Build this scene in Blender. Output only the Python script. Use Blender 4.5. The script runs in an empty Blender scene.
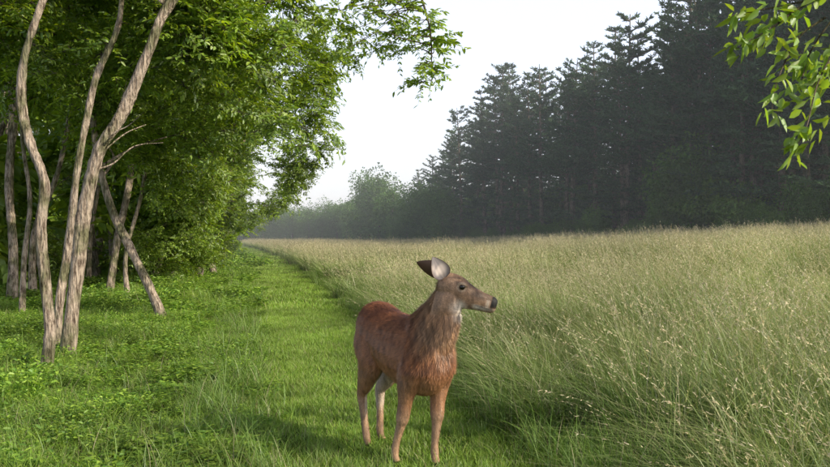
import bpy, bmesh, math, numpy as np
from mathutils import Vector, Euler
rng=np.random.default_rng(7)
scene=bpy.context.scene
H=1.4; F=850.0
def sight(u,v,y): return ((u-415)/F*y, y, H-(v-235)/F*y)
def softplus(t,k=1.0): return np.log1p(np.exp(np.clip(t/k,-40,40)))*k
def ground(x,y):
    x=np.asarray(x,float); y=np.asarray(y,float)
    g=0.062*softplus(x-1.5,1.5)*np.clip((y-4)/14,0.0,1)
    g=g-0.003*np.clip(y-20,0,200)+0.05*np.sin(x*.35+1)*np.sin(y*.21)*np.clip((y-8)/20,0,1)
    return g
def xr(y): return 2.02-0.19*y-np.clip(y-45,0,200)*0.04
def xl(y): return -0.05-0.2*y-np.clip(y-45,0,200)*0.05
# ---------- mesh helpers
def mkmesh(name,V,Fc,col=None,mat=None,smooth=False,mats=None,midx=None):
    me=bpy.data.meshes.new(name)
    V=np.asarray(V,dtype=np.float32).reshape(-1,3)
    if isinstance(Fc,np.ndarray):
        n,k=Fc.shape
        me.vertices.add(len(V)); me.vertices.foreach_set("co",V.ravel())
        me.loops.add(n*k); me.loops.foreach_set("vertex_index",Fc.astype(np.int32).ravel())
        me.polygons.add(n); me.polygons.foreach_set("loop_start",(np.arange(n)*k).astype(np.int32))
        me.update(calc_edges=True)
    else:
        me.from_pydata([tuple(map(float,v)) for v in V],[],[tuple(int(i) for i in f) for f in Fc]); me.update()
    if col is not None:
        a=me.attributes.new("Col",'FLOAT_COLOR','POINT')
        c=np.ones((len(V),4),np.float32); c[:,:3]=col
        a.data.foreach_set("color",c.ravel())
    if mats:
        for m in mats: me.materials.append(m)
        if midx is not None: me.polygons.foreach_set("material_index",np.asarray(midx,np.int32))
    elif mat: me.materials.append(mat)
    if smooth: me.polygons.foreach_set("use_smooth",np.ones(len(me.polygons),bool))
    return me
def mkobj(name,me,parent=None,coll=None):
    o=bpy.data.objects.new(name,me); (coll or scene.collection).objects.link(o)
    if parent: o.parent=parent
    return o
def empty(name,loc=(0,0,0)):
    o=bpy.data.objects.new(name,None); scene.collection.objects.link(o); o.location=loc; o.empty_display_size=.2; return o
class Geo:
    def __init__(s): s.V=[];s.F=[];s.C=[];s.M=[];s.n=0
    def add(s,V,Fq,C,m=0):
        V=np.asarray(V,float).reshape(-1,3); Fq=np.asarray(Fq,int)
        s.V.append(V); s.F.append(Fq+s.n); c=np.empty((len(V),3)); c[:]=C; s.C.append(c); s.M.append(np.full(len(Fq),m)); s.n+=len(V)
    def arrays(s): return np.vstack(s.V),np.vstack(s.F),np.vstack(s.C)
    def mesh(s,name,mats,smooth=False):
        return mkmesh(name,np.vstack(s.V),np.vstack(s.F),np.vstack(s.C),mats=mats,midx=np.concatenate(s.M),smooth=smooth)
def catmull(P,R,k=6):
    P=np.asarray(P,float);R=np.asarray(R,float)
    Q=np.vstack([2*P[0]-P[1],P,2*P[-1]-P[-2]]); out=[];ro=[]
    for i in range(len(P)-1):
        p0,p1,p2,p3=Q[i:i+4]
        for j in range(k):
            t=j/k
            out.append(.5*((2*p1)+(-p0+p2)*t+(2*p0-5*p1+4*p2-p3)*t*t+(-p0+3*p1-3*p2+p3)*t**3)); ro.append(R[i]*(1-t)+R[i+1]*t)
    out.append(P[-1]);ro.append(R[-1]); return np.array(out),np.array(ro)
def tube(P,R,sides=8,wob=0.0,r=rng):
    P=np.asarray(P,float);n=len(P)
    T=np.gradient(P,axis=0);T/=np.linalg.norm(T,axis=1)[:,None]+1e-9
    ref=np.array([0.31,.95,0.05]); 
    A=np.cross(T,ref);A/=np.linalg.norm(A,axis=1)[:,None]+1e-9
    B=np.cross(T,A)
    th=np.linspace(0,2*np.pi,sides,endpoint=False)
    ph=r.uniform(0,6,3)
    rr=np.asarray(R)[:,None]*(1+wob*(np.sin(2*th[None]+ph[0]+np.arange(n)[:,None]*.25)*.6+np.sin(3*th[None]+ph[1]-np.arange(n)[:,None]*.35)*.4)+wob*.35*r.normal(size=(n,1)))
    V=P[:,None]+A[:,None]*(np.cos(th)[None,:,None]*rr[:,:,None])+B[:,None]*(np.sin(th)[None,:,None]*rr[:,:,None])
    i=np.arange(n-1)[:,None]*sides;j=np.arange(sides)[None];j2=(j+1)%sides
    Fq=np.stack([i+j,i+j2,i+sides+j2,i+sides+j],-1).reshape(-1,4)
    return V.reshape(-1,3),Fq
def blades(base,az,h,lean,w,segs=3,droop=.35,r=rng):
    n=len(base); t=np.linspace(0,1,segs+1)
    d=np.stack([np.cos(az),np.sin(az),0*az],1)
    tw=az+np.pi/2+r.uniform(-1,1,n)
    s=np.stack([np.cos(tw),np.sin(tw),0*tw],1)
    off=(lean*h)[:,None]*t[None]**2
    z=h[:,None]*(t[None]-droop*lean[:,None]*t[None]**2.2)
    C=base[:,None]+d[:,None]*off[:,:,None]; C[:,:,2]+=z
    ww=w[:,None]*(1-.92*t[None]**1.5)*.5
    L=C-s[:,None]*ww[:,:,None];Rr=C+s[:,None]*ww[:,:,None]
    V=np.stack([L,Rr],2).reshape(-1,3)
    b=(np.arange(n)*(segs+1)*2)[:,None]+(np.arange(segs)*2)[None]
    Fq=np.stack([b,b+1,b+3,b+2],-1).reshape(-1,4)
    return V,Fq,C
def leaves(base,dr,nrm,L,W,fold=.25):
    dr=dr/np.linalg.norm(dr,axis=1)[:,None]; s=np.cross(nrm,dr); s/=np.linalg.norm(s,axis=1)[:,None]+1e-9
    u=np.cross(dr,s); L=L[:,None];W=W[:,None]
    b=base; tip=base+dr*L-u*L*.12
    l1=base+dr*L*.3+s*W*.5+u*W*fold; l2=base+dr*L*.68+s*W*.42+u*W*fold*.6-u*L*.04
    r1=base+dr*L*.3-s*W*.5+u*W*fold; r2=base+dr*L*.68-s*W*.42+u*W*fold*.6-u*L*.04
    V=np.stack([b,l1,l2,tip,r2,r1],1).reshape(-1,3)
    i=(np.arange(len(base))*6)[:,None]
    Fq=np.stack([np.hstack([i,i+3,i+2,i+1]),np.hstack([i,i+5,i+4,i+3])],1).reshape(-1,4)
    return V,Fq
# ---------- materials
def nt(m): m.use_nodes=True; t=m.node_tree; t.nodes.clear(); return t
def leaf_mat(name,tint=(1,1,1),transl=.4,gloss=.06,tr_tint=(1.15,1.25,.5),noise_scale=.35,amt=.5,rough=.5):
    m=bpy.data.materials.new(name);t=nt(m);N=t.nodes;Lk=t.links
    at=N.new('ShaderNodeAttribute');at.attribute_name="Col"
    geo=N.new('ShaderNodeNewGeometry');no=N.new('ShaderNodeTexNoise');no.inputs['Scale'].default_value=noise_scale;no.inputs['Detail'].default_value=3
    Lk.new(geo.outputs['Position'],no.inputs['Vector'])
    mr=N.new('ShaderNodeMapRange');mr.inputs[1].default_value=.3;mr.inputs[2].default_value=.7;mr.inputs[3].default_value=1-amt*.5;mr.inputs[4].default_value=1+amt*.5
    Lk.new(no.outputs[0],mr.inputs[0])
    v1=N.new('ShaderNodeVectorMath');v1.operation='MULTIPLY';v1.inputs[1].default_value=tint;Lk.new(at.outputs['Color'],v1.inputs[0])
    v2=N.new('ShaderNodeVectorMath');v2.operation='SCALE';Lk.new(v1.outputs[0],v2.inputs[0]);Lk.new(mr.outputs[0],v2.inputs['Scale'])
    v3=N.new('ShaderNodeVectorMath');v3.operation='MULTIPLY';v3.inputs[1].default_value=tr_tint;Lk.new(v2.outputs[0],v3.inputs[0])
    di=N.new('ShaderNodeBsdfDiffuse');Lk.new(v2.outputs[0],di.inputs['Color'])
    last=di
    if transl>0:
        tr=N.new('ShaderNodeBsdfTranslucent');Lk.new(v3.outputs[0],tr.inputs['Color'])
        mx=N.new('ShaderNodeMixShader');mx.inputs[0].default_value=transl;Lk.new(di.outputs[0],mx.inputs[1]);Lk.new(tr.outputs[0],mx.inputs[2]);last=mx
    if gloss>0:
        gl=N.new('ShaderNodeBsdfGlossy');gl.inputs['Roughness'].default_value=rough;gl.inputs['Color'].default_value=(.9,.95,1,1)
        mg=N.new('ShaderNodeMixShader');mg.inputs[0].default_value=gloss;Lk.new(last.outputs[0],mg.inputs[1]);Lk.new(gl.outputs[0],mg.inputs[2]);last=mg
    o=N.new('ShaderNodeOutputMaterial');Lk.new(last.outputs[0],o.inputs[0]);return m
def bark_mat(name,c1,c2,scale=18):
    m=bpy.data.materials.new(name);t=nt(m);N=t.nodes;Lk=t.links
    geo=N.new('ShaderNodeNewGeometry');mp=N.new('ShaderNodeMapping');mp.inputs['Scale'].default_value=(1,1,.2);Lk.new(geo.outputs['Position'],mp.inputs[0])
    no=N.new('ShaderNodeTexNoise');no.inputs['Scale'].default_value=scale*1.6;no.inputs['Detail'].default_value=8;no.inputs['Roughness'].default_value=.75;Lk.new(mp.outputs[0],no.inputs['Vector'])
    vo=N.new('ShaderNodeTexVoronoi');vo.inputs['Scale'].default_value=scale*2.2;Lk.new(mp.outputs[0],vo.inputs['Vector'])
    n2=N.new('ShaderNodeTexNoise');n2.inputs['Scale'].default_value=3.3;n2.inputs['Detail'].default_value=6;Lk.new(geo.outputs['Position'],n2.inputs['Vector'])
    cr=N.new('ShaderNodeValToRGB');cr.color_ramp.elements[0].position=.38;cr.color_ramp.elements[0].color=(*c1,1);cr.color_ramp.elements[1].position=.56;cr.color_ramp.elements[1].color=(*c2,1)
    Lk.new(no.outputs[0],cr.inputs[0])
    mc=N.new('ShaderNodeMixRGB');mc.blend_type='MULTIPLY';mc.inputs[0].default_value=.9;Lk.new(cr.outputs[0],mc.inputs[1]);
    c3=N.new('ShaderNodeValToRGB');c3.color_ramp.elements[0].position=.40;c3.color_ramp.elements[0].color=(.38,.46,.32,1);c3.color_ramp.elements[1].position=.54;c3.color_ramp.elements[1].color=(1,1,1,1);Lk.new(n2.outputs[0],c3.inputs[0]);Lk.new(c3.outputs[0],mc.inputs[2])
    ad=N.new('ShaderNodeMath');Lk.new(no.outputs[0],ad.inputs[0]);Lk.new(vo.outputs['Distance'],ad.inputs[1])
    bp=N.new('ShaderNodeBump');bp.inputs['Strength'].default_value=1;bp.inputs['Distance'].default_value=.035;Lk.new(ad.outputs[0],bp.inputs['Height'])
    b=N.new('ShaderNodeBsdfDiffuse');Lk.new(mc.outputs[0],b.inputs['Color']);Lk.new(bp.outputs[0],b.inputs['Normal'])
    o=N.new('ShaderNodeOutputMaterial');Lk.new(b.outputs[0],o.inputs[0]);return m
M_leaf=leaf_mat("leaf",transl=.5,tr_tint=(1.45,1.3,.3),noise_scale=.5,amt=.6,gloss=.05)
M_grass=leaf_mat("grass_blade",transl=.3,tr_tint=(1.2,1.2,.5),noise_scale=.6,amt=.7,gloss=.03)
M_tall=leaf_mat("tall_grass_blade",transl=.3,tr_tint=(1.1,1.1,.7),noise_scale=.25,amt=.7,gloss=.04)
M_herb=leaf_mat("herb_leaf",transl=.35,noise_scale=.9,amt=.8,gloss=.03)
M_pine=leaf_mat("pine_needles",transl=0,noise_scale=.12,amt=.7,gloss=0)
M_edge=leaf_mat("edge_leaf",transl=.3,noise_scale=.2,amt=.6,gloss=0,tr_tint=(1.2,1.2,.5))
M_bark=bark_mat("bark",(.09,.065,.05),(.50,.41,.33))
M_barkd=bark_mat("bark_dark",(.05,.04,.03),(.26,.21,.16))
# ---------- instancing
def collection(name,meshes):
    c=bpy.data.collections.new(name)
    for i,me in enumerate(meshes):
        o=bpy.data.objects.new(f"{name}_{i:02d}",me); c.objects.link(o)
    return c
def scatter(name,P,rot,scl,coll,parent=None,nvar=1,idx=None):
    P=np.asarray(P,np.float32);n=len(P)
    me=bpy.data.meshes.new(name);me.vertices.add(n);me.vertices.foreach_set("co",P.ravel());me.update()
    a=me.attributes.new("rot",'FLOAT_VECTOR','POINT');a.data.foreach_set("vector",np.asarray(rot,np.float32).ravel())
    s=np.asarray(scl,np.float32); 
    if s.ndim==1: s=np.repeat(s[:,None],3,1)
    a=me.attributes.new("scl",'FLOAT_VECTOR','POINT');a.data.foreach_set("vector",s.ravel())
    if idx is None: idx=rng.integers(0,nvar,n)
    a=me.attributes.new("idx",'INT','POINT');a.data.foreach_set("value",np.asarray(idx,np.int32))
    o=mkobj(name,me,parent)
    g=bpy.data.node_groups.new(name+"_scatter",'GeometryNodeTree')
    g.interface.new_socket("Geometry",in_out='INPUT',socket_type='NodeSocketGeometry')
    g.interface.new_socket("Geometry",in_out='OUTPUT',socket_type='NodeSocketGeometry')
    N=g.nodes;Lk=g.links
    gi=N.new('NodeGroupInput');go=N.new('NodeGroupOutput')
    ci=N.new('GeometryNodeCollectionInfo');ci.inputs['Collection'].default_value=coll;ci.inputs['Separate Children'].default_value=True;ci.inputs['Reset Children'].default_value=True
    ip=N.new('GeometryNodeInstanceOnPoints');ip.inputs['Pick Instance'].default_value=True
    def na(nm,ty):
        x=N.new('GeometryNodeInputNamedAttribute');x.data_type=ty;x.inputs['Name'].default_value=nm
        return [q for q in x.outputs if q.enabled and q.name=='Attribute'][0]
    er=N.new('FunctionNodeEulerToRotation')
    Lk.new(gi.outputs[0],ip.inputs['Points']);Lk.new(ci.outputs[0],ip.inputs['Instance'])
    Lk.new(na("idx",'INT'),ip.inputs['Instance Index'])
    Lk.new(na("rot",'FLOAT_VECTOR'),er.inputs[0]);Lk.new(er.outputs[0],ip.inputs['Rotation'])
    Lk.new(na("scl",'FLOAT_VECTOR'),ip.inputs['Scale'])
    Lk.new(ip.outputs[0],go.inputs[0])
    md=o.modifiers.new("scatter",'NODES');md.node_group=g
    return o
def zrot(n,tilt=.12):
    return np.stack([rng.normal(0,tilt,n),rng.normal(0,tilt,n),rng.uniform(0,6.283,n)],1)
def jit(n,c,s=.2,hs=.08):
    c=np.array(c)[None]*(1+rng.uniform(-s,s,(n,1)))*(1+rng.uniform(-hs,hs,(n,3))); return c
# ---------- ground
def axis(lo,hi,fine_lo,fine_hi,fs,g=1.18):
    a=list(np.arange(fine_lo,fine_hi,fs)); s=fs
    x=fine_hi
    while x<hi: a.append(x); s*=g; x+=s
    a.append(hi); x=fine_lo; s=fs; b=[]
    while x>lo: s*=g; x-=s; b.append(max(x,lo))
    return np.array(sorted(set(b+a)))
gx=axis(-500,500,-15,15,.25,1.1); gy=axis(-60,700,0,40,.25,1.08)
X,Y=np.meshgrid(gx,gy); Z=ground(X,Y)+.012*np.sin(X*5+np.sin(Y*3))*np.cos(Y*4.3)
nx=len(gx); i=np.arange(len(gy)-1)[:,None]*nx;j=np.arange(nx-1)[None]
GF=np.stack([i+j,i+j+1,i+nx+j+1,i+nx+j],-1).reshape(-1,4)
m=bpy.data.materials.new("ground_soil");t=nt(m);N=t.nodes;Lk=t.links
geo=N.new('ShaderNodeNewGeometry');n1=N.new('ShaderNodeTexNoise');n1.inputs['Scale'].default_value=7;n1.inputs['Detail'].default_value=9;n1.inputs['Roughness'].default_value=.75;Lk.new(geo.outputs['Position'],n1.inputs['Vector'])
cr=N.new('ShaderNodeValToRGB');cr.color_ramp.elements[0].position=.35;cr.color_ramp.elements[0].color=(.03,.045,.015,1);cr.color_ramp.elements[1].position=.65;cr.color_ramp.elements[1].color=(.07,.13,.025,1);Lk.new(n1.outputs[0],cr.inputs[0])
bp=N.new('ShaderNodeBump');bp.inputs['Distance'].default_value=.05;Lk.new(n1.outputs[0],bp.inputs['Height'])
b=N.new('ShaderNodeBsdfDiffuse');Lk.new(cr.outputs[0],b.inputs['Color']);Lk.new(bp.outputs[0],b.inputs['Normal'])
o=N.new('ShaderNodeOutputMaterial');Lk.new(b.outputs[0],o.inputs[0])
mkobj("ground",mkmesh("ground",np.stack([X,Y,Z],-1).reshape(-1,3),GF,mat=m,smooth=True))
# ---------- grass tiles (square sods, instanced side by side)
def sq(n,S,over=.08): return np.stack([rng.uniform(-S/2-over,S/2+over,n),rng.uniform(-S/2-over,S/2+over,n),np.full(n,-.02)],1)
def clus(n,S,k,sd):
    c=rng.uniform(-S/2,S/2,(k,2));i=rng.integers(0,k,n);q=c[i]+rng.normal(0,sd,(n,2));q=(q+S/2)%S-S/2
    return np.concatenate([q,np.full((n,1),-.02)],1)
def add_blades(g,B,hlo,hhi,llo,lhi,w,cols,segs,az=None,hs=None,dark=.5,tip=None,tipf=.5):
    nb=len(B);h=rng.uniform(hlo,hhi,nb)
    if hs is not None: h*=hs
    az=rng.uniform(0,6.283,nb) if az is None else az
    V,Fq,C=blades(B,az,h,rng.uniform(llo,lhi,nb),w*rng.uniform(.6,1.3,nb),segs)
    k=rng.choice(len(cols),nb,p=[c[1] for c in cols]); c=np.array([q[0] for q in cols])[k]*(1+rng.uniform(-.25,.25,(nb,1)))
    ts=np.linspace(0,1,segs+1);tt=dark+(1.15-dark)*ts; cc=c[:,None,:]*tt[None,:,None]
    if tip is not None:
        f=(np.clip((h[:,None]*ts[None]-.4)/.4,0,1)*tipf)[:,:,None];cc=cc*(1-f)+np.array(tip)[None,None]*f
    cc=np.repeat(cc[:,:,None,:],2,2).reshape(-1,3)
    g.add(V,Fq,cc); return C
G1=[((.20,.33,.045),.6),((.26,.37,.055),.3),((.33,.32,.14),.1)]
def turf(S,n,hlo,hhi,w):
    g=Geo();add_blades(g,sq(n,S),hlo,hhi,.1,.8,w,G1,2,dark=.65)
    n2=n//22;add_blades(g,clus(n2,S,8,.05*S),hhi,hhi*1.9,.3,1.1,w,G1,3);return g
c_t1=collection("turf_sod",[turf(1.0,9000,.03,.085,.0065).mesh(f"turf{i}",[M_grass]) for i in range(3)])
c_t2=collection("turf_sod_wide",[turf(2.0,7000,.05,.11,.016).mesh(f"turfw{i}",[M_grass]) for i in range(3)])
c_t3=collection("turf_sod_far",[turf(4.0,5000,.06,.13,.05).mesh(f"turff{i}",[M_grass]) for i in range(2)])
def tiles(name,S,ylo,yhi,flo,fhi,coll,nv,parent,rotmode='q',zfun=None,jitter=.1):
    P=[];R=[];Sc=[]
    for iy,y in enumerate(np.arange(ylo,yhi,S)):
        a=float(flo(y));b=float(fhi(y));n=max(1,int(math.ceil((b-a)/S)))
        for k in range(n):
            x=a+(k+.5)*S+rng.uniform(-jitter,jitter)*S;yy=y+S/2+rng.uniform(-jitter,jitter)*S
            z=float(ground(x,yy));sl=float(ground(x+.3,yy)-ground(x-.3,yy))/.6
            P.append((x,yy,z));rz=rng.integers(0,4)*math.pi/2 if rotmode=='q' else rng.uniform(-.35,.35)
            if rotmode=='q': R.append((0,0,rz))
            else: R.append((0,-math.atan(sl)*math.cos(rz),rz))
            s=1.0 if zfun is None else float(zfun(x,yy));Sc.append((1,1,s*rng.uniform(.88,1.12)))
    return scatter(name,P,R,Sc,coll,parent,nv)
gr=empty("mown_grass_path")
pL=lambda y:xl(y)-.5
pR=lambda y:xr(y)+.4
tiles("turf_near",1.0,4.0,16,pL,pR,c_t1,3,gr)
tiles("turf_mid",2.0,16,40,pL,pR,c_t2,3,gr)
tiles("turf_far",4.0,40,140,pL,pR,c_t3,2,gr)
TG=[((.15,.26,.05),.56),((.23,.32,.085),.31),((.44,.41,.24),.13)]
def meadow(S,nb,ns,w,seedw=1.0,m_=12,k=26,hs=1.0):
    g=Geo();B=clus(nb,S,k,.11*max(1,S*.5));az=np.where(rng.uniform(0,1,nb)<.45,rng.normal(math.pi+.3,.7,nb),rng.uniform(0,6.283,nb))
    hv=rng.uniform(.7,1.15,nb)
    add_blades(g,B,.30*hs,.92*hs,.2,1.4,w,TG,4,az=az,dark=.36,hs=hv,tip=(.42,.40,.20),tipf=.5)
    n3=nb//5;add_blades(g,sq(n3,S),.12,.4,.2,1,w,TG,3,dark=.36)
    B=clus(ns,S,k,.12*max(1,S*.5));az=np.where(rng.uniform(0,1,ns)<.5,rng.normal(math.pi+.3,.8,ns),rng.uniform(0,6.283,ns))
    hh=rng.uniform(.7,1.18,ns)*hs; V,Fq,C=blades(B,az,hh,rng.uniform(.1,.9,ns),w*.4*np.ones(ns),5)
    g.add(V,Fq,np.repeat(jit(ns,(.40,.39,.21)),12,0))
    tips=C[:,-1];prev=C[:,-2]; ax=tips-prev
    tt=rng.uniform(-.1,1.1,(ns,m_)); base=(prev[:,None]+ax[:,None]*tt[:,:,None]).reshape(-1,3)
    dr=np.repeat(ax/np.linalg.norm(ax,axis=1)[:,None],m_,0)+rng.normal(0,.3,(ns*m_,3))
    V,Fq=leaves(base,dr,rng.normal(size=(ns*m_,3)),rng.uniform(.012,.03,ns*m_)*seedw,rng.uniform(.003,.0055,ns*m_)*seedw,.1)
    g.add(V,Fq,np.repeat(jit(ns*m_,(.52,.46,.30)),6,0)); return g
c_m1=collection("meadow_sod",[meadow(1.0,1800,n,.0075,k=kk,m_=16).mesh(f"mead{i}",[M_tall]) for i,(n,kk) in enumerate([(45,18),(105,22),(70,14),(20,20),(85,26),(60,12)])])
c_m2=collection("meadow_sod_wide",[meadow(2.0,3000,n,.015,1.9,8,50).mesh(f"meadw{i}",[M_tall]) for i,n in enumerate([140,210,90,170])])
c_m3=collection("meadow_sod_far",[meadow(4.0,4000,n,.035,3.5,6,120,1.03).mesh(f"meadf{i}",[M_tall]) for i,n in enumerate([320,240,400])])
tg=empty("tall_meadow_grass")
def hmod(x,y):
    d=x-xr(y); return np.clip(.66+.34*np.clip(d/1.4,0,1),.4,1)*(1+.15*np.sin(x*1.1+y*.5)*np.sin(y*.9-x*.3)+.08*np.sin(x*2.7-y*1.9)+.07*np.sin(x*.37+y*.23))
mL=lambda y:xr(y)+.05+.22*np.sin(y*1.7)+.12*np.sin(y*4.1)
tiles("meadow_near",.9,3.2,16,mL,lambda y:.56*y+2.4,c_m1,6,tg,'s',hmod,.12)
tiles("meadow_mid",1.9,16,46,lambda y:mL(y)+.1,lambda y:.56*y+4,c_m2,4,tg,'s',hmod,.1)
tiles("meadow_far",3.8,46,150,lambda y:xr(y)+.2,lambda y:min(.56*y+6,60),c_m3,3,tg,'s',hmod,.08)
# ---------- herb layer at left
HC=[(.19,.32,.04),(.26,.38,.05),(.12,.23,.035)]
def herb(S,nst,lw,ng,gw,hlo=.05,hhi=.26):
    g=Geo();B=clus(nst,S,12,.09*S)
    h=rng.uniform(hlo,hhi,nst)
    V,Fq,C=blades(B,rng.uniform(0,6.283,nst),h,rng.uniform(.1,.5,nst),gw*.6*np.ones(nst),4)
    g.add(V,Fq,(.14,.20,.05))
    m_=8; si=np.repeat(np.arange(nst),m_); lv=rng.uniform(.2,1,nst*m_)*4; lo=np.minimum(lv.astype(int),3); f=(lv-lo)[:,None]
    base=C[si,lo]*(1-f)+C[si,lo+1]*f
    az=rng.uniform(0,6.283,len(si)); dr=np.stack([np.cos(az),np.sin(az),rng.uniform(-.3,.8,len(si))],1)
    nr=np.stack([rng.normal(0,.5,len(si)),rng.normal(0,.5,len(si)),np.ones(len(si))],1)
    V,Fq=leaves(base,dr,nr,rng.uniform(.6,1.4,len(si))*lw*2.2,rng.uniform(.6,1.3,len(si))*lw,.2)
    k=rng.integers(0,len(HC),len(si)); g.add(V,Fq,np.repeat(np.array(HC)[k]*(1+rng.uniform(-.25,.25,(len(si),1))),6,0))
    add_blades(g,clus(ng,S,20,.08*S),.08,hhi*1.1,.2,1,gw,G1,3)
    return g
c_h1=collection("herb_sod",[herb(1.0,600,lw,1900,.006,hhi=hh).mesh(f"herb{i}",[M_herb]) for i,(lw,hh) in enumerate([(.016,.22),(.020,.28),(.014,.18),(.024,.32),(.017,.24)])])
c_h2=collection("herb_sod_wide",[herb(2.0,700,.036,2600,.014,.08,.32).mesh(f"herbw{i}",[M_herb]) for i in range(3)])
c_h3=collection("herb_sod_far",[herb(4.0,700,.08,2500,.04,.1,.4).mesh(f"herbf{i}",[M_herb]) for i in range(2)])
hb=empty("woodland_herb_layer")
hz=lambda x,y:.55+.5*np.clip((xl(y)-x)/2.5,0,1)+.3*math.sin(x*2.1+y*1.3)
def tilesL(name,S,ylo,yhi,lo,coll,nv):
    P=[];R=[];Sc=[]
    for y in np.arange(ylo,yhi,S):
        x=float(xl(y))-S/2+.15
        while x>lo(y):
            xx=x+rng.uniform(-.12,.12)*S;yy=y+S/2+rng.uniform(-.1,.1)*S
            P.append((xx,yy,float(ground(xx,yy))));R.append((0,0,rng.integers(0,4)*math.pi/2+rng.uniform(-.1,.1)));Sc.append((1,1,max(.45,hz(xx,yy))));x-=S*.96
    scatter(name,P,R,Sc,coll,hb,nv)
tilesL("herbs_near",1.0,3.8,15,lambda y:-.56*y-1.5,c_h1,5)
tilesL("herbs_mid",2.0,15,35,lambda y:-.54*y-2,c_h2,3)
tilesL("herbs_far",4.0,35,90,lambda y:-.54*y-3,c_h3,2)
def tuft(nb,rad,hlo,hhi,w,cols):
    g=Geo();a=rng.uniform(0,6.283,nb);r=rad*np.sqrt(rng.uniform(0,1,nb));add_blades(g,np.stack([r*np.cos(a),r*np.sin(a),0*a-.01],1),hlo,hhi,.2,1.1,w,cols,4,dark=.55);return g
c_marg=collection("margin_grass_tufts",[tuft(n,.14,.12,hh,.0065,[((.19,.32,.05),.66),((.25,.34,.08),.26),((.42,.37,.2),.08)]).mesh(f"marg{i}",[M_tall]) for i,(n,hh) in enumerate([(50,.4),(30,.5),(70,.3),(18,.55)])])
mg=empty("rough_margin_grass")
def place(name,n,ylo,yhi,flo,fhi,coll,nvar,slo,shi,parent,tilt=.1):
    y=ylo+(yhi-ylo)*rng.uniform(0,1,n)**1.5;x=flo(y)+(fhi(y)-flo(y))*rng.uniform(0,1,n);s=rng.uniform(slo,shi,n)
    return scatter(name,np.stack([x,y,ground(x,y)],1),zrot(n,tilt),s,coll,parent,nvar)
place("margin_left",330,4.5,40,lambda y:xl(y)-.45,lambda y:xl(y)+.3,c_marg,4,.4,1.0,mg)
place("rough_tufts",330,4.2,25,lambda y:-.5*y-1,lambda y:xl(y)-.3,c_marg,4,.4,.9,mg)
place("margin_right",350,4.5,30,lambda y:xr(y)-.25,lambda y:xr(y)+.25,c_marg,4,.5,1.1,mg)
place("path_tufts",110,4.6,7.5,lambda y:xl(y)+.2,lambda y:xr(y)-.2,c_marg,4,.22,.40,mg)
# ---------- leaf sprigs and leafy boughs
def sprig(ntw,L,nl,lw,ll,cols,droop=.35,flat=.35,stem=True):
    g=Geo()
    for k in range(ntw):
        az=rng.uniform(0,6.283);el=rng.normal(.05,flat);Lk_=L*rng.uniform(.6,1.1)
        d=np.array([math.cos(az)*math.cos(el),math.sin(az)*math.cos(el),math.sin(el)])
        t=np.linspace(0,1,6);P=d[None]*t[:,None]*Lk_;P[:,2]-=droop*Lk_*t**2
        if stem:
            V,Fq=tube(P,np.linspace(.006,.002,6),3); g.add(V,Fq,(.10,.08,.05))
        tt=np.sort(rng.uniform(.15,1,nl)); base=np.stack([np.interp(tt,t,P[:,i]) for i in range(3)],1)
        side=np.where(np.arange(nl)%2==0,1,-1)[:,None]; s=np.cross(d,[0,0,1.]);s/=np.linalg.norm(s)
        dr=s[None]*side+d[None]*rng.uniform(.3,.9,(nl,1))+rng.normal(0,.25,(nl,3))+np.array([0,0,-.35])
        nr=np.array([0,0,1.])[None]+rng.normal(0,.4,(nl,3))
        V,Fq=leaves(base,dr,nr,ll*rng.uniform(.7,1.25,nl),lw*rng.uniform(.7,1.2,nl),.2)
        kk=rng.integers(0,len(cols),nl); g.add(V,Fq,np.repeat(np.array(cols)[kk]*(1+rng.uniform(-.2,.2,(nl,1))),6,0))
    return g
LC=[(.21,.33,.03),(.27,.38,.04),(.15,.26,.03)]
def rotm(a,b,c): return np.array(Euler((a,b,c)).to_matrix())
def bough(ns,srcs,scl=1.0,squash=.65,inner=.35):
    g=Geo()
    for k in range(ns):
        V,Fq,C=srcs[rng.integers(0,len(srcs))]
        d=rng.normal(size=3);d/=np.linalg.norm(d);p=d*rng.uniform(inner,1.0);p[2]*=squash
        R=rotm(rng.normal(0,.35),rng.normal(0,.35),rng.uniform(0,6.28))
        g.add((V@R.T)*scl*rng.uniform(.75,1.2)+p,Fq,C*rng.uniform(.8,1.2))
    return g
sgs=[sprig(9,.55,13,.045,.11,LC) for i in range(6)]
sp=[g.mesh(f"sprig{i}",[M_leaf]) for i,g in enumerate(sgs)];c_sp=collection("leaf_sprigs",sp)
src=[g.arrays() for g in sgs]
c_bo=collection("leafy_boughs",[bough(20,src,.9).mesh(f"bough{i}",[M_leaf]) for i in range(8)])
srcb=[sprig(9,.55,10,.085,.17,LC,stem=False).arrays() for i in range(4)]
c_bb=collection("leafy_boughs_coarse",[bough(16,srcb,1.0).mesh(f"boughc{i}",[M_leaf]) for i in range(5)])
def trunk_geo(g,P,R,sides=12,k=8,wob=.1,col=(1,1,1),flare=.3):
    Pc,Rc=catmull(P,R,k)
    fl=np.exp(-np.arange(len(Pc))*.35); Rc=Rc*(1+flare*fl)
    V,Fq=tube(Pc,Rc,sides,wob);g.add(V,Fq,col);return Pc,Rc
def limb(g,a,b,r0,r1=.008,wig=.12,sides=6):
    a=np.array(a);b=np.array(b);L=np.linalg.norm(b-a)
    mids=[a+(b-a)*t+rng.normal(0,wig*L*.35,3)+np.array([0,0,L*.08*math.sin(t*3.14)]) for t in (.3,.6)]
    P,R=catmull([a]+mids+[b],[r0,r0*.7,r0*.45,r1],5);V,Fq=tube(P,R,sides,.06);g.add(V,Fq,(1,1,1));return P
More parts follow.
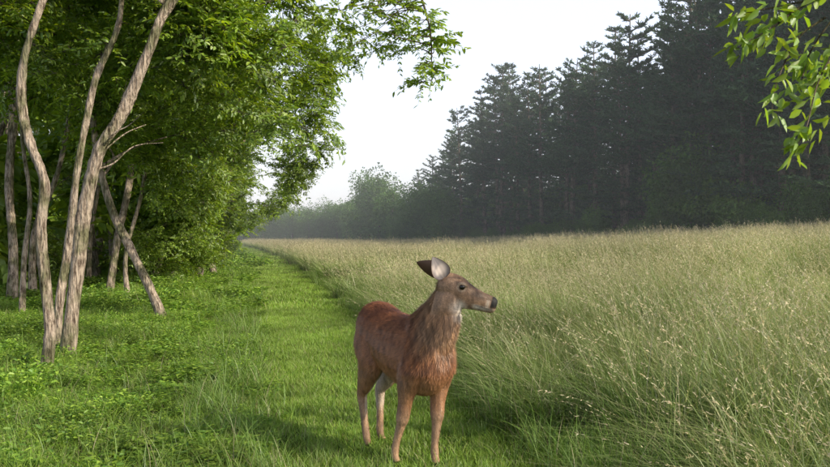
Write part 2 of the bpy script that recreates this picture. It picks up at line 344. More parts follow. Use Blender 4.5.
def px_trunk(base,pts,extra_y=0.0):
    y0=1190/(base[1]-235); out=[]
    allp=[base]+pts
    for k,(u,v) in enumerate(allp):
        y=y0+extra_y*k/len(allp); out.append(sight(u,v,y))
    out[0]=(out[0][0],out[0][1],float(ground(out[0][0],out[0][1]))-.1); return out
near_specs=[
 ((45,374),[(50,332),(45,282),(41,228),(44,182),(30,142),(21,100),(25,55),(40,8),(58,-50),(66,-140),(80,-240)],.062,.03,.3),
 ((66,362),[(72,310),(80,250),(85,205),(99,152),(118,121),(132,92),(149,50),(161,18),(180,-15),(200,-90),(215,-200)],.085,.045,.5),
 ((57,350),[(60,300),(70,235),(77,172),(86,122),(97,75),(118,25),(126,-40),(150,-150)],.055,.03,.6),
 ((166,322),[(150,288),(131,250),(114,215),(101,172),(94,130),(92,80)],.08,.045,.3),
 ((108,297),[(117,242),(128,190),(137,120),(150,40),(156,-60),(160,-160)],.085,.05,1),
 ((12,305),[(13,250),(9,185),(13,105),(4,10),(10,-120)],.10,.06,1),
 ((33,300),[(34,235),(58,172),(74,92),(86,5),(90,-100)],.07,.045,1),
 ((88,292),[(90,240),(98,190),(104,130),(112,50),(110,-60)],.06,.04,1),
 ((22,318),[(24,260),(30,200),(22,130),(30,50),(20,-50)],.045,.03,1),
 ((128,300),[(126,255),(140,200),(150,150),(170,90),(190,20)],.05,.03,1),
 ((210,268),[(214,235),(222,205),(232,160),(240,100),(246,40)],.12,.07,2),
 ((221,262),[(226,235),(232,200),(228,150),(236,90)],.10,.06,2),
 ((190,275),[(186,240),(192,195),(188,140),(200,80)],.09,.05,2),
]
for si,(b0,pts,r0,r1,ey) in enumerate(near_specs):
    tr=empty("deciduous_tree")
    P=px_trunk(b0,pts,ey); g=Geo(); R=np.linspace(r0,r1,len(P))
    Pc,Rc=trunk_geo(g,P,R,k=8,wob=.14)
    y0=Pc[0][1]; cents=[]; nl=5 if si>3 else 3
    for k in range(nl):
        i=int(len(Pc)*rng.uniform(.62,.99)); a=Pc[min(i,len(Pc)-1)]
        az=rng.uniform(0,6.283); c=a+np.array([math.cos(az)*rng.uniform(.8,2),math.sin(az)*rng.uniform(.5,1.6)+.8,rng.uniform(.4,1.6)])
        if y0<13: c[0]-=1.2; 
        if y0<13 and c[2]<1.4+235/F*c[1]+.3: c[2]=1.4+235/F*c[1]+rng.uniform(.3,1.5)
        limb(g,a,c,Rc[min(i,len(Rc)-1)]*.5); cents.append(c)
    if si in (1,4,6):
        for k in range(4):
            i=int(len(Pc)*rng.uniform(.3,.6)); az=rng.uniform(-1.5,1.5);limb(g,Pc[i],Pc[i]+np.array([math.cos(az)*.8,math.sin(az)*.5,rng.uniform(.1,.6)]),.014,.003)
    mkobj("trunk",g.mesh("trunk",[M_bark if si<10 else M_barkd],True),tr)
    scatter("crown",np.array(cents),zrot(nl,.3),rng.uniform(.7,1.1,nl),c_bo,tr,8)
tr=empty("overhanging_tree_bough"); g=Geo()
a=np.array(sight(200,-90,9.6)); tipsL=[sight(400,-30,9.3),sight(428,20,9.0),sight(436,60,9.1)]
P,R=catmull([a,sight(300,-90,9.4),tipsL[0],tipsL[1],sight(432,80,9.1)],[.05,.035,.018,.01,.004],7);V,Fq=tube(P,R,7,.05);g.add(V,Fq,(1,1,1))
L=[]
for (u,v) in [(372,-10),(385,15),(395,30),(410,5),(405,25),(415,45),(425,20),(430,50),(434,70),(424,82),(415,-15),(390,-20),(375,30),(362,15),(350,5),(360,-20),(340,10),(400,50),(432,40),(380,45),(365,40),(395,5),(350,30),(420,65),(385,0),(405,-5),(370,10),(420,35),(392,42),(335,30),(345,50)]:
    y=9.1+rng.uniform(-.4,.5);p=np.array(sight(u,v,y));L.append(p);i=np.argmin(np.linalg.norm(P-p,axis=1));limb(g,P[i],p,.008,.003)
mkobj("limb",g.mesh("limb",[M_barkd],True),tr); L=np.array(L)
scatter("leaves",L,zrot(len(L),.3),rng.uniform(.4,.65,len(L)),c_sp,tr,6)
# woodland foliage wall
cents=[];sc=[]
def addl(x,y,z,r): cents.append((x,y,z));sc.append((r,r,r*rng.uniform(.85,1.1)))
for k in range(310):
    y=11.5+60*rng.uniform(0,1)**1.5
    zt=rng.uniform(2.2 if y<22 else 0.9,2.5+.36*y if y<24 else 11.5)
    over=np.clip((zt-1.2)/2.5,0,1)
    mo=np.interp(y,[11,16,22,35,60],[2.0,1.4,1.0,1.9,2.4])
    x=xl(y)-1.6+over*rng.uniform(-1.2,mo)
    r=rng.uniform(.55,1.35)*(.75 if y<18 else 1.1)
    if y<17 and zt<3.0: continue
    addl(x,y,zt,r)
for k in range(45):
    y=rng.uniform(12,20);x=rng.uniform(-.5*y-1,xl(y)+.9);z=rng.uniform(3.2,7.5); 
    if z<1.4+.12*y and x<-3: continue
    addl(x,y,z,rng.uniform(.6,1.0))
for (u,v,y) in [(305,165,28),(315,150,28),(300,180,30),(320,125,27),(323,100,26),(318,75,25),(290,195,33),(280,205,36),(305,110,26),(325,60,24),(292,170,28),(268,215,40),(258,222,44),(335,40,22)]:
    p=sight(u-8,v,y);addl(*p,rng.uniform(.75,1.05))
wf=empty("woodland_foliage")
scatter("front_foliage",cents,zrot(len(cents),.2),sc,c_bo,wf,8)
cents=[];sc=[]
for k in range(180):
    y=rng.uniform(18,95);x=xl(y)-rng.uniform(2.8,20);z=rng.uniform(.5,14);addl(x,y,z,rng.uniform(1.6,2.4))
for k in range(80):
    y=rng.uniform(60,135);x=xl(y)-rng.uniform(0,6);z=rng.uniform(.3,8);addl(x,y,z,rng.uniform(1.4,2.2))
scatter("deep_foliage",cents,zrot(len(cents),.2),sc,c_bb,wf,5)
cents=[];sc=[]
for k in range(120):
    y=rng.uniform(19,75);x=xl(y)-rng.uniform(.8,9);z=rng.uniform(.1,1.4);addl(x,y,z,rng.uniform(.5,1.0))
scatter("understorey",cents,zrot(len(cents),.2),sc,c_bo,wf,8)
g=Geo()
for k in range(80):
    y=rng.uniform(21,70);x=xl(y)-rng.uniform(.8,14);h=rng.uniform(9,14);z0=float(ground(x,y))
    P=[(x,y,z0-.1)];
    for q in range(1,5): P.append((x+rng.normal(0,.3)*q,y+rng.normal(0,.3)*q,z0+h*q/4))
    trunk_geo(g,P,np.linspace(rng.uniform(.05,.13),.04,5),8,4)
mkobj("woodland_trunks",g.mesh("woodland_trunks",[M_bark],True),wf)
# ---------- pines
def pine(h,seed):
    g=Geo(); lean=rng.normal(0,.3,2)
    P=[(lean[0]*t*t,lean[1]*t*t,h*t) for t in np.linspace(0,1,7)];R=np.linspace(.26,.03,7);Pc,Rc=catmull(P,R,3);V,Fq=tube(Pc,Rc,8,.05);g.add(V,Fq,(1,1,1),1)
    z=.14*h; lop=rng.uniform(0,6.28); wid=rng.uniform(.18,.25)
    while z<h-.2:
        f=z/h; nb=rng.integers(3,6)
        for k in range(nb):
            if f<.40 and rng.uniform()<.5: continue
            az=rng.uniform(0,6.283)
            Lb=(h*wid*(1-f)**.6*rng.uniform(.45,1.35)+.4)*(1+.25*math.cos(az-lop))
            if f<.40: Lb*=.75
            up=rng.uniform(-.05,.22)+.45*f**2
            d=np.array([math.cos(az),math.sin(az),up]);t=np.linspace(0,1,5);B=d[None]*Lb*t[:,None];B[:,2]-=.12*Lb*t*(1.-t)*2
            B+=np.array([lean[0]*f*f,lean[1]*f*f,z+rng.uniform(-.12,.12)])
            V,Fq=tube(B,np.linspace(.045,.012,5),4);g.add(V,Fq,(.8,.8,.8),1)
            m_=int(Lb/.08); tt=rng.uniform(.25,1.05,m_);base=np.stack([np.interp(tt,t,B[:,i]) for i in range(3)],1)
            side=np.cross(d,[0,0,1.]);side/=np.linalg.norm(side); base+=side[None]*rng.normal(0,.2,(m_,1))*Lb*(1.1-tt[:,None]*.8)
            base=np.repeat(base,4,0);mm=len(base)
            dr=d[None]*.7+rng.normal(0,.6,(mm,3))*np.array([1,1,.5])+np.array([0,0,.2])
            V,Fq=leaves(base,dr,rng.normal(size=(mm,3)),rng.uniform(.2,.45,mm),rng.uniform(.06,.11,mm),.1)
            g.add(V,Fq,np.repeat(jit(mm,(.07,.12,.055),.35),6,0),0)
        z+=rng.uniform(.4,.9)
    return g
c_pine=collection("pines",[pine(h,i).mesh(f"pine{i}",[M_pine,M_barkd]) for i,h in enumerate([18,17,19.5,16,18,17])])
ul=np.array([150,250,350,400,450,500,560,600,660,700,760,830,900,1000]);dl=np.array([190,185,165,135,108,92,78,72,66,62,56,51,46,42]);
hl=np.array([.62,.62,.55,.66,.84,1.0,1.03,1.06,.95,1.08,1.1,1.1,1.1,1.1])
P=[];S=[]
for row,(dd,n) in enumerate([(0,38),(6,34),(14,30)]):
    us=np.linspace(425,930,n)+rng.uniform(-8,8,n)
    for u in us:
        y=np.interp(u,ul,dl)+dd+rng.uniform(-1.5,1.5);x=(u-415)/F*y
        P.append((x,y,float(ground(x,y))));S.append(np.interp(u,ul,hl)*rng.uniform(.76,1.1))
S=np.array(S);P=np.array(P)
scatter("pine_treeline",P,zrot(len(P),.02),np.stack([S,S,S],1),c_pine,None,6)
def broad(h,w,col,n=3800):
    g=Geo();V,Fq=tube(*catmull([(0,0,0),(.1,0,h*.3),(0,.15,h*.6),(0,0,h*.85)],[.16,.12,.08,.03],4),7,.05);g.add(V,Fq,(1,1,1),1)
    nl=26;C=rng.normal(size=(nl,3));C/=np.linalg.norm(C,axis=1)[:,None];C*=rng.uniform(.3,.9,(nl,1));C=C*np.array([w,w,h*.42])+np.array([0,0,h*.52])
    k=rng.integers(0,nl,n);d=rng.normal(size=(n,3));d/=np.linalg.norm(d,axis=1)[:,None];b=C[k]+d*np.array([.42*w,.42*w,.15*h])*rng.uniform(.5,1.05,(n,1))
    b[:,2]=np.abs(b[:,2]);dr=d+rng.normal(0,.5,(n,3))+np.array([0,0,-.3]);nr=d*.6+np.array([0,0,.8])+rng.normal(0,.4,(n,3))
    V,Fq=leaves(b,dr,nr,rng.uniform(.16,.32,n),rng.uniform(.10,.2,n),.15);g.add(V,Fq,np.repeat(jit(n,col,.3),6,0),0);return g
c_br=collection("edge_broadleaves",[broad(7,2.4,(.11,.20,.05)).mesh("br0",[M_edge,M_barkd]),broad(5,2.2,(.13,.22,.05)).mesh("br1",[M_edge,M_barkd]),broad(9,2.9,(.10,.18,.05),5000).mesh("br2",[M_edge,M_barkd])])
P=[];S=[];I=[]
for u in list(np.linspace(430,930,52)):
    u=u+rng.uniform(-8,8);y=np.interp(u,ul,dl)-rng.uniform(1,4);x=(u-415)/F*y;P.append((x,y,float(ground(x,y))-.2))
    big=1.0 if 670<u<740 else .5
    S.append(big*rng.uniform(.55,1.1));I.append(rng.integers(0,3))
for dd,n in ((10,44),(20,44)):
    for u in list(np.linspace(430,930,n)):
        y=np.interp(u,ul,dl)+dd;x=(u-415)/F*y;P.append((x,y,float(ground(x,y))-.6));S.append(rng.uniform(.6,.95) if dd<15 else rng.uniform(.8,1.15));I.append(2)
for dd in (0,8,16):
    for u in np.linspace(200,440,25):
        u+=rng.uniform(-5,5);y=np.interp(u,ul,dl)-12+dd;x=(u-415)/F*y;P.append((x,y,float(ground(x,y))-.2));S.append((1.0 if u<345 else 1.3 if u<395 else .95)*rng.uniform(.75,1.2));I.append(rng.choice([0,2]))
P=np.array(P);S=np.array(S);scatter("woodland_edge_trees",P,zrot(len(P),.03),S,c_br,None,3,idx=I)
# ---------- near branch upper right, on its own tree beside the camera
tr=empty("broadleaf_tree"); g=Geo()
tk=[(3.3,4.3,-.1),(3.25,4.35,1.2),(3.35,4.3,2.4),(3.2,4.4,3.6),(3.1,4.4,4.6)]
Pc,Rc=trunk_geo(g,tk,[.11,.09,.08,.06,.03])
brs=[[(3.27,4.35,2.3),(2.9,4.25,2.75),(2.4,4.2,2.72),(1.95,4.15,2.55),(1.72,4.1,2.40),(1.55,4.1,2.3)],
     [(2.4,4.2,2.72),(2.1,4.1,2.4),(1.93,4.05,2.15),(1.84,4.0,1.9),(1.78,4.0,1.80)],
     [(1.95,4.15,2.55),(1.75,4.2,2.52),(1.55,4.2,2.48)],[(2.9,4.25,2.75),(2.4,4.5,2.5),(2.15,4.4,2.3),(2.05,4.4,2.15)],
     [(1.98,4.1,2.45),(1.85,4.1,2.35),(1.75,4.1,2.15),(1.72,4.1,2.0)],[(2.2,4.2,2.65),(1.98,4.2,2.35),(1.9,4.15,2.2),(1.88,4.15,2.1)],
     [(3.2,4.4,3.4),(2.6,4.5,3.6),(2.0,4.5,3.3)],[(3.2,4.35,3),(3.9,4.2,3.4),(4.5,4.1,3.3)]]
gl=Geo()
for B in brs:
    P,R=catmull(B,np.linspace(.016 if B[0][0]>2.8 else .006,.002,len(B)),6);V,Fq=tube(P,R,5,.05);g.add(V,Fq,(1,1,1))
    L=np.linalg.norm(np.diff(P,axis=0),axis=1).sum();n=int(L/.014)
    tt=rng.uniform(.25,1.02,n)*(len(P)-1);lo=np.clip(tt.astype(int),0,len(P)-2);f=(tt-lo)[:,None];base=P[lo]*(1-f)+P[lo+1]*f
    base=base+rng.normal(0,.03,(n,3))
    dr=rng.normal(0,.6,(n,3))+np.array([-.35,0,-.65]);nr=rng.normal(0,.6,(n,3))+np.array([.3,-.3,.7])
    V,Fq=leaves(base,dr,nr,rng.uniform(.05,.105,n),rng.uniform(.022,.04,n),.2);gl.add(V,Fq,np.repeat(jit(n,(.22,.34,.05)),6,0))
mkobj("trunk_and_limbs",g.mesh("tl",[M_barkd],True),tr);mkobj("leaves",gl.mesh("lv",[M_leaf]),tr)
# ---------- deer
th=math.radians(57)
deer=empty("white_tailed_deer",(-.08,5.40,-.015)); deer.rotation_euler=(0,0,-th)
def ell(C,A,B,ra,rb,n=20):
    t=np.linspace(0,2*np.pi,n,endpoint=False); c=np.cos(t);s=np.sin(t)
    return C[None]+A[None]*(c*ra)[:,None]+B[None]*(s*rb)[:,None]
def loft(rings):
    n=len(rings[0]);V=np.vstack(rings);Fc=[]
    for i in range(len(rings)-1):
        for j in range(n): Fc.append((i*n+j,i*n+(j+1)%n,(i+1)*n+(j+1)%n,(i+1)*n+j))
    Fc.append(tuple(range(n))[::-1]);Fc.append(tuple((len(rings)-1)*n+j for j in range(n)));return V,Fc
parts=[]
Yv=np.array([0,1.,0]);Zv=np.array([0,0,1.])
def interp_rows(T,k):
    T=np.array(T,float);P,_=catmull(T,np.zeros(len(T)),k);return P
tk=interp_rows([(-.44,.83,.06,.04),(-.415,.81,.125,.09),(-.355,.785,.18,.138),(-.25,.765,.205,.162),(-.12,.73,.198,.166),(.02,.695,.216,.178),(.14,.68,.232,.180),(.25,.67,.238,.165),(.34,.68,.22,.142),(.41,.70,.175,.112),(.455,.72,.095,.06)],4)
parts.append(loft([ell(np.array([r[0],0,r[1]]),Yv,Zv,r[3],r[2]) for r in tk]))
def limbc(pts,k=5,n=14):
    P=np.array([p[:3] for p in pts]);R=np.array([p[3] for p in pts]);W=np.array([p[4] if len(p)>4 else p[3] for p in pts])
    Pc,Rc=catmull(P,R,k);_,Wc=catmull(P,W,k)
    T=np.gradient(Pc,axis=0);T/=np.linalg.norm(T,axis=1)[:,None]
    rings=[]
    for p,t,r,w in zip(Pc,T,Rc,Wc):
        s=Yv-t*np.dot(Yv,t);s/=np.linalg.norm(s);f=np.cross(s,t);rings.append(ell(p,f,s,r,w,n))
    return loft(rings)
parts.append(limbc([(.22,0,.73,.20,.132),(.305,.005,.81,.185,.130),(.372,.015,.89,.155,.116),(.418,.025,.965,.126,.098),(.447,.035,1.035,.102,.083),(.46,.045,1.085,.082,.068)],6,18))
LT=1.36
def legp(pts): return [(a,b,c,r*(LT if c<.55 else 1.1),w*(LT if c<.55 else 1.1)) for a,b,c,r,w in pts]
parts.append(limbc(legp([(-.27,-.075,.84,.12,.06),(-.25,-.09,.72,.145,.08),(-.21,-.105,.60,.11,.07),(-.27,-.105,.48,.058,.041),(-.335,-.10,.385,.034,.025),(-.345,-.098,.34,.028,.023),(-.325,-.095,.22,.0185,.017),(-.305,-.09,.10,.020,.018),(-.29,-.09,.06,.017,.016),(-.27,-.09,.035,.021,.019)])))
parts.append(limbc(legp([(-.27,.075,.84,.12,.06),(-.26,.09,.72,.14,.08),(-.25,.10,.60,.105,.07),(-.32,.095,.48,.056,.039),(-.40,.08,.385,.034,.025),(-.41,.078,.34,.028,.023),(-.395,.07,.22,.0185,.017),(-.38,.06,.10,.020,.018),(-.365,.06,.06,.017,.016),(-.345,.06,.035,.021,.019)])))
parts.append(limbc(legp([(.30,-.08,.74,.115,.05),(.28,-.11,.62,.10,.06),(.235,-.112,.50,.056,.043),(.215,-.115,.40,.036,.030),(.20,-.125,.30,.031,.029),(.19,-.13,.26,.023,.021),(.165,-.145,.16,.0165,.016),(.15,-.15,.09,.020,.018),(.16,-.15,.055,.017,.016),(.175,-.15,.03,.021,.019)])))
parts.append(limbc(legp([(.31,.08,.74,.115,.05),(.29,.10,.62,.10,.06),(.275,.092,.50,.056,.043),(.285,.075,.40,.038,.032),(.295,.065,.31,.032,.030),(.297,.06,.27,.024,.022),(.30,.045,.16,.0165,.016),(.305,.04,.09,.020,.018),(.32,.035,.055,.017,.016),(.34,.03,.03,.021,.019)])))
parts.append(limbc([(-.38,0,.89,.03,.035),(-.44,0,.85,.028,.04),(-.465,0,.77,.022,.04),(-.46,0,.69,.014,.028),(-.455,0,.65,.006,.01)]))
Hs=np.array([.472,.05,1.112]);Hm=np.array([.665,.285,1.028]);ha=Hm-Hs;HL=np.linalg.norm(ha);ha/=HL
hu=Zv-ha*np.dot(Zv,ha);hu/=np.linalg.norm(hu);hsd=np.cross(hu,ha)
K=1.0
ht=interp_rows([(-.085,-.008,.03,.028),(-.07,-.008,.056,.048),(-.035,-.008,.082,.068),(.01,-.014,.091,.073),(.055,-.022,.090,.068),(.10,-.032,.078,.056),(.145,-.037,.066,.046),(.19,-.040,.057,.041),(.235,-.042,.053,.040),(.268,-.042,.047,.036),(.284,-.041,.028,.022)],4)
parts.append(loft([ell(Hs+ha*r[0]*K+hu*r[1],hsd,hu,r[3],r[2],18) for r in ht]))
for sg in (-1,1):
    c=Hs+ha*.058+hu*.032+hsd*sg*.053
    parts.append(loft([ell(c+ha*t,hsd,hu,q,q*.9,10) for t,q in ((-.035,.003),(-.022,.015),(0,.02),(.022,.014),(.035,.003))]))
V=[];Fc=[];n=0
for v,f in parts:
    V.append(v);Fc+= [tuple(i+n for i in q) for q in f];n+=len(v)
tmp=bpy.data.objects.new("tmp",mkmesh("tmp",np.vstack(V),Fc));scene.collection.objects.link(tmp)
bm_=bmesh.new();bm_.from_mesh(tmp.data);bmesh.ops.recalc_face_normals(bm_,faces=bm_.faces);bm_.to_mesh(tmp.data);bm_.free()
md=tmp.modifiers.new("r",'REMESH');md.mode='VOXEL';md.voxel_size=.006
md=tmp.modifiers.new("s",'SMOOTH');md.factor=.5;md.iterations=8
dg=bpy.context.evaluated_depsgraph_get();dm=bpy.data.meshes.new_from_object(tmp.evaluated_get(dg));bpy.data.objects.remove(tmp)
def sm(a,b,x): t=np.clip((x-a)/(b-a),0,1);return t*t*(3-2*t)
def deer_col(p):
    n=len(p);x,y,z=p.T
    c=np.tile(np.array([.25,.105,.045]),(n,1))
    def mixc(col,f):
        nonlocal c
        c=c*(1-f[:,None])+np.array(col)[None]*f[:,None]
    mixc((.165,.062,.027),sm(.76,.93,z)*(x<.3))
    mixc((.32,.175,.09),sm(.62,.50,z)*.6)
    mixc((.37,.26,.165),sm(.40,.28,z)*.5)
    mixc((.55,.48,.38),(sm(.55,.50,z)*sm(.41,.46,z)*(np.abs(y)<.09)*(x<.2)*(x>-.25))*.9)
    inner=sm(.60,.45,z)*(np.abs(y)<.10)*(x<.0)*sm(.2,.3,z); mixc((.52,.44,.35),inner*.7)
    mixc((.02,.016,.014),sm(.05,.035,z))
    nk=sm(.28,.42,x)*sm(.64,.80,z)
    mixc((.28,.17,.095),nk*.8)
    q=p-Hs;t=q@ha/K;u=q@hu;s=q@hsd
    hd=sm(-.10,-.03,t)*sm(.95,1.0,z)*sm(.38,.43,x)
    mixc((.26,.165,.105),hd*.85)
    mixc((.13,.08,.05),hd*sm(.015,.04,u)*sm(-.03,.05,t)*sm(.055,.03,np.abs(s))*.9)
    mixc((.10,.065,.045),hd*sm(.09,.19,t)*sm(-.035,-.01,u)*.85)
    dd=np.linalg.norm(q-(ha*.05-hu*.115),axis=1); mixc((.66,.61,.55),sm(.10,.045,dd)*.9)
    mixc((.60,.54,.47),hd*sm(.13,.18,t)*sm(-.056,-.072,u))
    r=np.sqrt((t-.062)**2+(u-.014)**2); mixc((.45,.37,.28),hd*sm(.034,.024,r)*sm(.014,.020,r)*(np.abs(s)>.03)*.4)
    band=np.exp(-((t-.232)/.010)**2);mixc((.48,.42,.35),hd*band*.6*(u<-.02))
    mixc((.012,.011,.011),hd*sm(.244,.252,t)*sm(-.068,-.054,u))
    mixc((.03,.02,.015),hd*np.exp(-((u+.069)/.003)**2)*sm(.15,.19,t))
    return c
co=np.empty(len(dm.vertices)*3,np.float32);dm.vertices.foreach_get("co",co);co=co.reshape(-1,3).astype(float)
a=dm.attributes.new("Col",'FLOAT_COLOR','POINT');cc=np.ones((len(co),4),np.float32);cc[:,:3]=deer_col(co);a.data.foreach_set("color",cc.ravel())
dm.polygons.foreach_set("use_smooth",np.ones(len(dm.polygons),bool))
def coat_mat(name,rough=.6,bump=True,spec=.25):
    m=bpy.data.materials.new(name);t=nt(m);N=t.nodes;Lk=t.links
    at=N.new('ShaderNodeAttribute');at.attribute_name="Col";tc=N.new('ShaderNodeTexCoord')
    mp=N.new('ShaderNodeMapping');mp.inputs['Scale'].default_value=(1,1,.35);Lk.new(tc.outputs['Object'],mp.inputs[0])
    no=N.new('ShaderNodeTexNoise');no.inputs['Scale'].default_value=26;no.inputs['Detail'].default_value=6;no.inputs['Roughness'].default_value=.65;Lk.new(mp.outputs[0],no.inputs['Vector'])
    mr=N.new('ShaderNodeMapRange');mr.inputs[1].default_value=.3;mr.inputs[2].default_value=.7;mr.inputs[3].default_value=.55;mr.inputs[4].default_value=1.4;Lk.new(no.outputs[0],mr.inputs[0])
    vm=N.new('ShaderNodeVectorMath');vm.operation='SCALE';Lk.new(at.outputs['Color'],vm.inputs[0]);Lk.new(mr.outputs[0],vm.inputs['Scale'])
    b=N.new('ShaderNodeBsdfPrincipled');b.inputs['Roughness'].default_value=rough;b.inputs['Specular IOR Level'].default_value=spec;Lk.new(vm.outputs[0],b.inputs['Base Color'])
    if bump:
        bp=N.new('ShaderNodeBump');bp.inputs['Strength'].default_value=.6;bp.inputs['Distance'].default_value=.01;Lk.new(no.outputs[0],bp.inputs['Height']);Lk.new(bp.outputs[0],b.inputs['Normal'])
    o=N.new('ShaderNodeOutputMaterial');Lk.new(b.outputs[0],o.inputs[0]);return m
M_coat=coat_mat("deer_coat");M_fur=coat_mat("deer_fur",.45,False,.4)
dm.materials.append(M_coat);body=mkobj("body",dm,deer)
dm.calc_loop_triangles();tri=np.empty(len(dm.loop_triangles)*3,np.int32);dm.loop_triangles.foreach_get("vertices",tri);tri=tri.reshape(-1,3)
A=co[tri[:,0]];B=co[tri[:,1]];C=co[tri[:,2]];cr_=np.cross(B-A,C-A);ar=np.linalg.norm(cr_,axis=1);nr=cr_/(ar[:,None]+1e-12)
nh=100000;k=rng.choice(len(tri),nh,p=ar/ar.sum());r1=np.sqrt(rng.uniform(0,1,nh));r2=rng.uniform(0,1,nh)
p=A[k]*(1-r1)[:,None]+B[k]*(r1*(1-r2))[:,None]+C[k]*(r1*r2)[:,None];nn=nr[k]
q=p-Hs;tq=q@ha/K;ishead=(p[:,2]>.95)&(p[:,0]>.40)&(tq>-.08)
isneck=(p[:,0]>.27)&(p[:,2]>.6)&~ishead
keep=~((tq>.236)&ishead)&(p[:,2]>.06);p=p[keep];nn=nn[keep];ishead=ishead[keep];isneck=isneck[keep];tq=tq[keep]
flow=np.tile(np.array([-.75,0,-.5]),(len(p),1));flow[p[:,2]<.55]=(-.1,0,-1);flow[isneck]=(-.25,0,-1.);flow[ishead]=-ha
flow=flow-nn*np.sum(flow*nn,1)[:,None];flow/=np.linalg.norm(flow,axis=1)[:,None]+1e-9
hl_=np.where(ishead,.008,np.where(isneck,.032,.020));hl_=np.where(p[:,2]<.5,.010,hl_)*rng.uniform(.6,1.3,len(p))
cl=np.sin(p[:,0]*90+p[:,1]*70)*np.sin(p[:,1]*110+p[:,2]*25)
d=flow+nn*(.25+.35*rng.uniform(0,1,len(p))*isneck)[:,None]+rng.normal(0,.14,(len(p),3))
sd=np.cross(d,nn);sd/=np.linalg.norm(sd,axis=1)[:,None]+1e-9
w=.0016
V=np.stack([p-sd*w,p+sd*w,p+d*hl_[:,None]],1).reshape(-1,3);Fq=np.arange(len(V)).reshape(-1,3)
fc=deer_col(p)*rng.uniform(.7,1.35,(len(p),1))*(1+.45*cl*isneck+.15*cl*(~isneck))[:,None]
mkobj("fur",mkmesh("fur",V,Fq,np.repeat(fc,3,0),mat=M_fur),deer)
def ear(base,tip,openv,Wd):
    base=np.array(base);tip=np.array(tip);ax=tip-base;L=np.linalg.norm(ax);ax/=L;ov=np.array(openv)-ax*np.dot(openv,ax);ov/=np.linalg.norm(ov);sv=np.cross(ax,ov)
    ns,nq=14,11;g=Geo()
    for layer in (0,1):
        Vv=[]
        for i in range(ns):
            s=i/(ns-1);w=Wd*(.30*(1-s)**2+1.0*np.sin(np.pi*min(s**.8,1))**.75*(1-.15*s))*.5+.001
            cup=.70-.45*s
            for j in range(nq):
                a=(j/(nq-1)*2-1);ang=a*1.45*cup
                rr=w/max(np.sin(1.45*cup),.3)
                Vv.append(base+ax*L*s+sv*rr*np.sin(ang)+ov*(rr*(1-np.cos(ang))-(.0 if layer==0 else .004)))
        Vv=np.array(Vv).reshape(ns,nq,3)
        I=np.arange(ns*nq).reshape(ns,nq);Fq=np.stack([I[:-1,:-1],I[:-1,1:],I[1:,1:],I[1:,:-1]],-1).reshape(-1,4)
        S_,Q_=np.meshgrid(np.linspace(0,1,ns),np.linspace(-1,1,nq),indexing='ij')
        if layer==0:
            c=np.tile(np.array([.70,.60,.55]),(ns*nq,1));e=np.clip((np.abs(Q_.ravel())-.7)*4,0,1)[:,None];c=c*(1-e*.85)+np.array([.10,.06,.04])*e*.85
            dk=np.clip(1-S_.ravel()*3,0,1)[:,None];c=c*(1-dk*.6)*(1-.25*np.abs(np.sin(Q_.ravel()*7))[:,None])
        else: c=np.tile(np.array([.12,.07,.045]),(ns*nq,1))
        g.add(Vv.reshape(-1,3),Fq,c)
    return g
M_ear=leaf_mat("ear_skin",transl=.22,tr_tint=(1.2,.7,.5),amt=.15,gloss=.02)
eb=Hs-ha*.058+hu*.036
def w2l(v): v=np.array(v,float);f=np.array([math.cos(th),-math.sin(th)]);l=np.array([math.sin(th),math.cos(th)]);return np.array([v[0]*f[0]+v[1]*f[1],v[0]*l[0]+v[1]*l[1],v[2]])
e1=eb-hsd*.042; t1=e1+w2l((-.065,-.03,.125)); mkobj("ear_right",ear(e1,t1,w2l((.25,-1,.1)),.105).mesh("ear_r",[M_ear],True),deer)
e2=eb+hsd*.030-ha*.005+hu*.01; t2=e2+w2l((-.165,.04,.08)); mkobj("ear_left",ear(e2,t2,w2l((-.1,.9,.5)),.105).mesh("ear_l",[M_ear],True),deer)
em=bpy.data.materials.new("eye_black");t=nt(em);b=t.nodes.new('ShaderNodeBsdfPrincipled');b.inputs['Base Color'].default_value=(.012,.008,.006,1);b.inputs['Roughness'].default_value=.08;o=t.nodes.new('ShaderNodeOutputMaterial');t.links.new(b.outputs[0],o.inputs[0])
for sg,nm in ((-1,"eye_right"),(1,"eye_left")):
    bm=bmesh.new();bmesh.ops.create_uvsphere(bm,u_segments=20,v_segments=14,radius=.0175);me=bpy.data.meshes.new(nm);bm.to_mesh(me);bm.free();me.materials.append(em)
    me.polygons.foreach_set("use_smooth",np.ones(len(me.polygons),bool));e=mkobj(nm,me,deer);e.location=Vector(Hs+ha*.062+hu*.016+hsd*sg*.060)
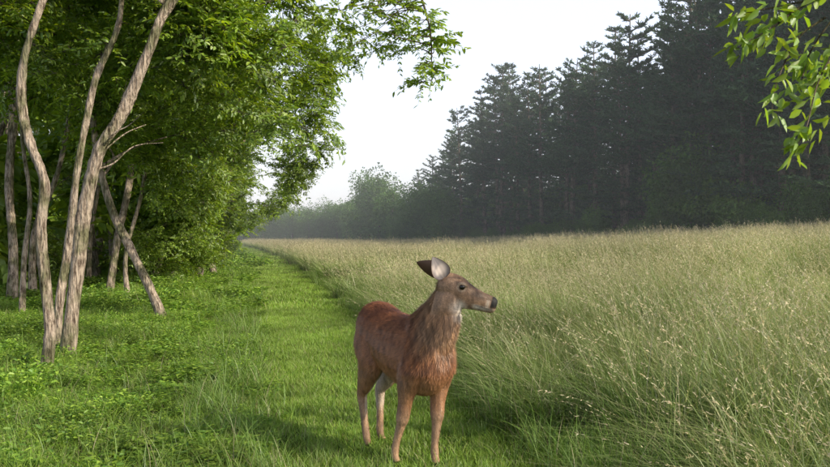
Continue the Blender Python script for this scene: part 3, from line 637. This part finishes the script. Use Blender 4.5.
# ---------- morning mist over the far meadow
m=bpy.data.materials.new("morning_mist");t=nt(m);vs=t.nodes.new('ShaderNodeVolumeScatter');vs.inputs['Color'].default_value=(.85,.93,1,1);vs.inputs['Density'].default_value=.0020;vs.inputs['Anisotropy'].default_value=0.0
o=t.nodes.new('ShaderNodeOutputMaterial');t.links.new(vs.outputs[0],o.inputs['Volume'])
bx=[(x,y,z) for x in (-90,90) for y in (24,240) for z in (-6,26)]
mkobj("mist",mkmesh("mist",bx,[(0,1,3,2),(4,6,7,5),(0,4,5,1),(2,3,7,6),(0,2,6,4),(1,5,7,3)],mat=m))
# ---------- light : morning sun from the right, slightly behind the camera; milky haze near the horizon
el=math.radians(32);az=math.radians(118)
sv=Vector((math.sin(az)*math.cos(el),math.cos(az)*math.cos(el),math.sin(el)))
w=bpy.data.worlds.new("World");scene.world=w;w.use_nodes=True;N=w.node_tree.nodes;WL=w.node_tree.links;bg=N['Background'];sk=N.new('ShaderNodeTexSky');sk.sky_type='NISHITA';sk.sun_disc=False;sk.sun_elevation=el;sk.sun_rotation=az;sk.dust_density=3;sk.air_density=1.0;sk.ozone_density=1.5
WL.new(sk.outputs[0],bg.inputs[0]);bg.inputs[1].default_value=.13
tc=N.new('ShaderNodeTexCoord');sx=N.new('ShaderNodeSeparateXYZ');WL.new(tc.outputs['Generated'],sx.inputs[0])
mr=N.new('ShaderNodeMapRange');mr.interpolation_type='SMOOTHSTEP';mr.inputs[1].default_value=.25;mr.inputs[2].default_value=.65;mr.inputs[3].default_value=1.15;mr.inputs[4].default_value=.05;WL.new(sx.outputs[2],mr.inputs[0])
bg2=N.new('ShaderNodeBackground');bg2.inputs[0].default_value=(.70,.71,.79,1);WL.new(mr.outputs[0],bg2.inputs[1])
ad=N.new('ShaderNodeAddShader');WL.new(bg.outputs[0],ad.inputs[0]);WL.new(bg2.outputs[0],ad.inputs[1]);WL.new(ad.outputs[0],N['World Output'].inputs[0])
sl=bpy.data.lights.new("sun",'SUN');sl.energy=5;sl.angle=math.radians(.6);sl.color=(1,.90,.70);so=bpy.data.objects.new("sun",sl);scene.collection.objects.link(so);so.rotation_euler=sv.to_track_quat('Z','Y').to_euler();so.location=(20,0,20)
cam=bpy.data.cameras.new("camera");cam.lens=36*850/830;cam.sensor_width=36;cam.clip_end=2000;co_=bpy.data.objects.new("camera",cam);scene.collection.objects.link(co_);co_.location=(0,0,H);co_.rotation_euler=(math.radians(90.1),0,0);scene.camera=co_
scene.view_settings.view_transform='Standard';scene.view_settings.look='None';scene.view_settings.exposure=0
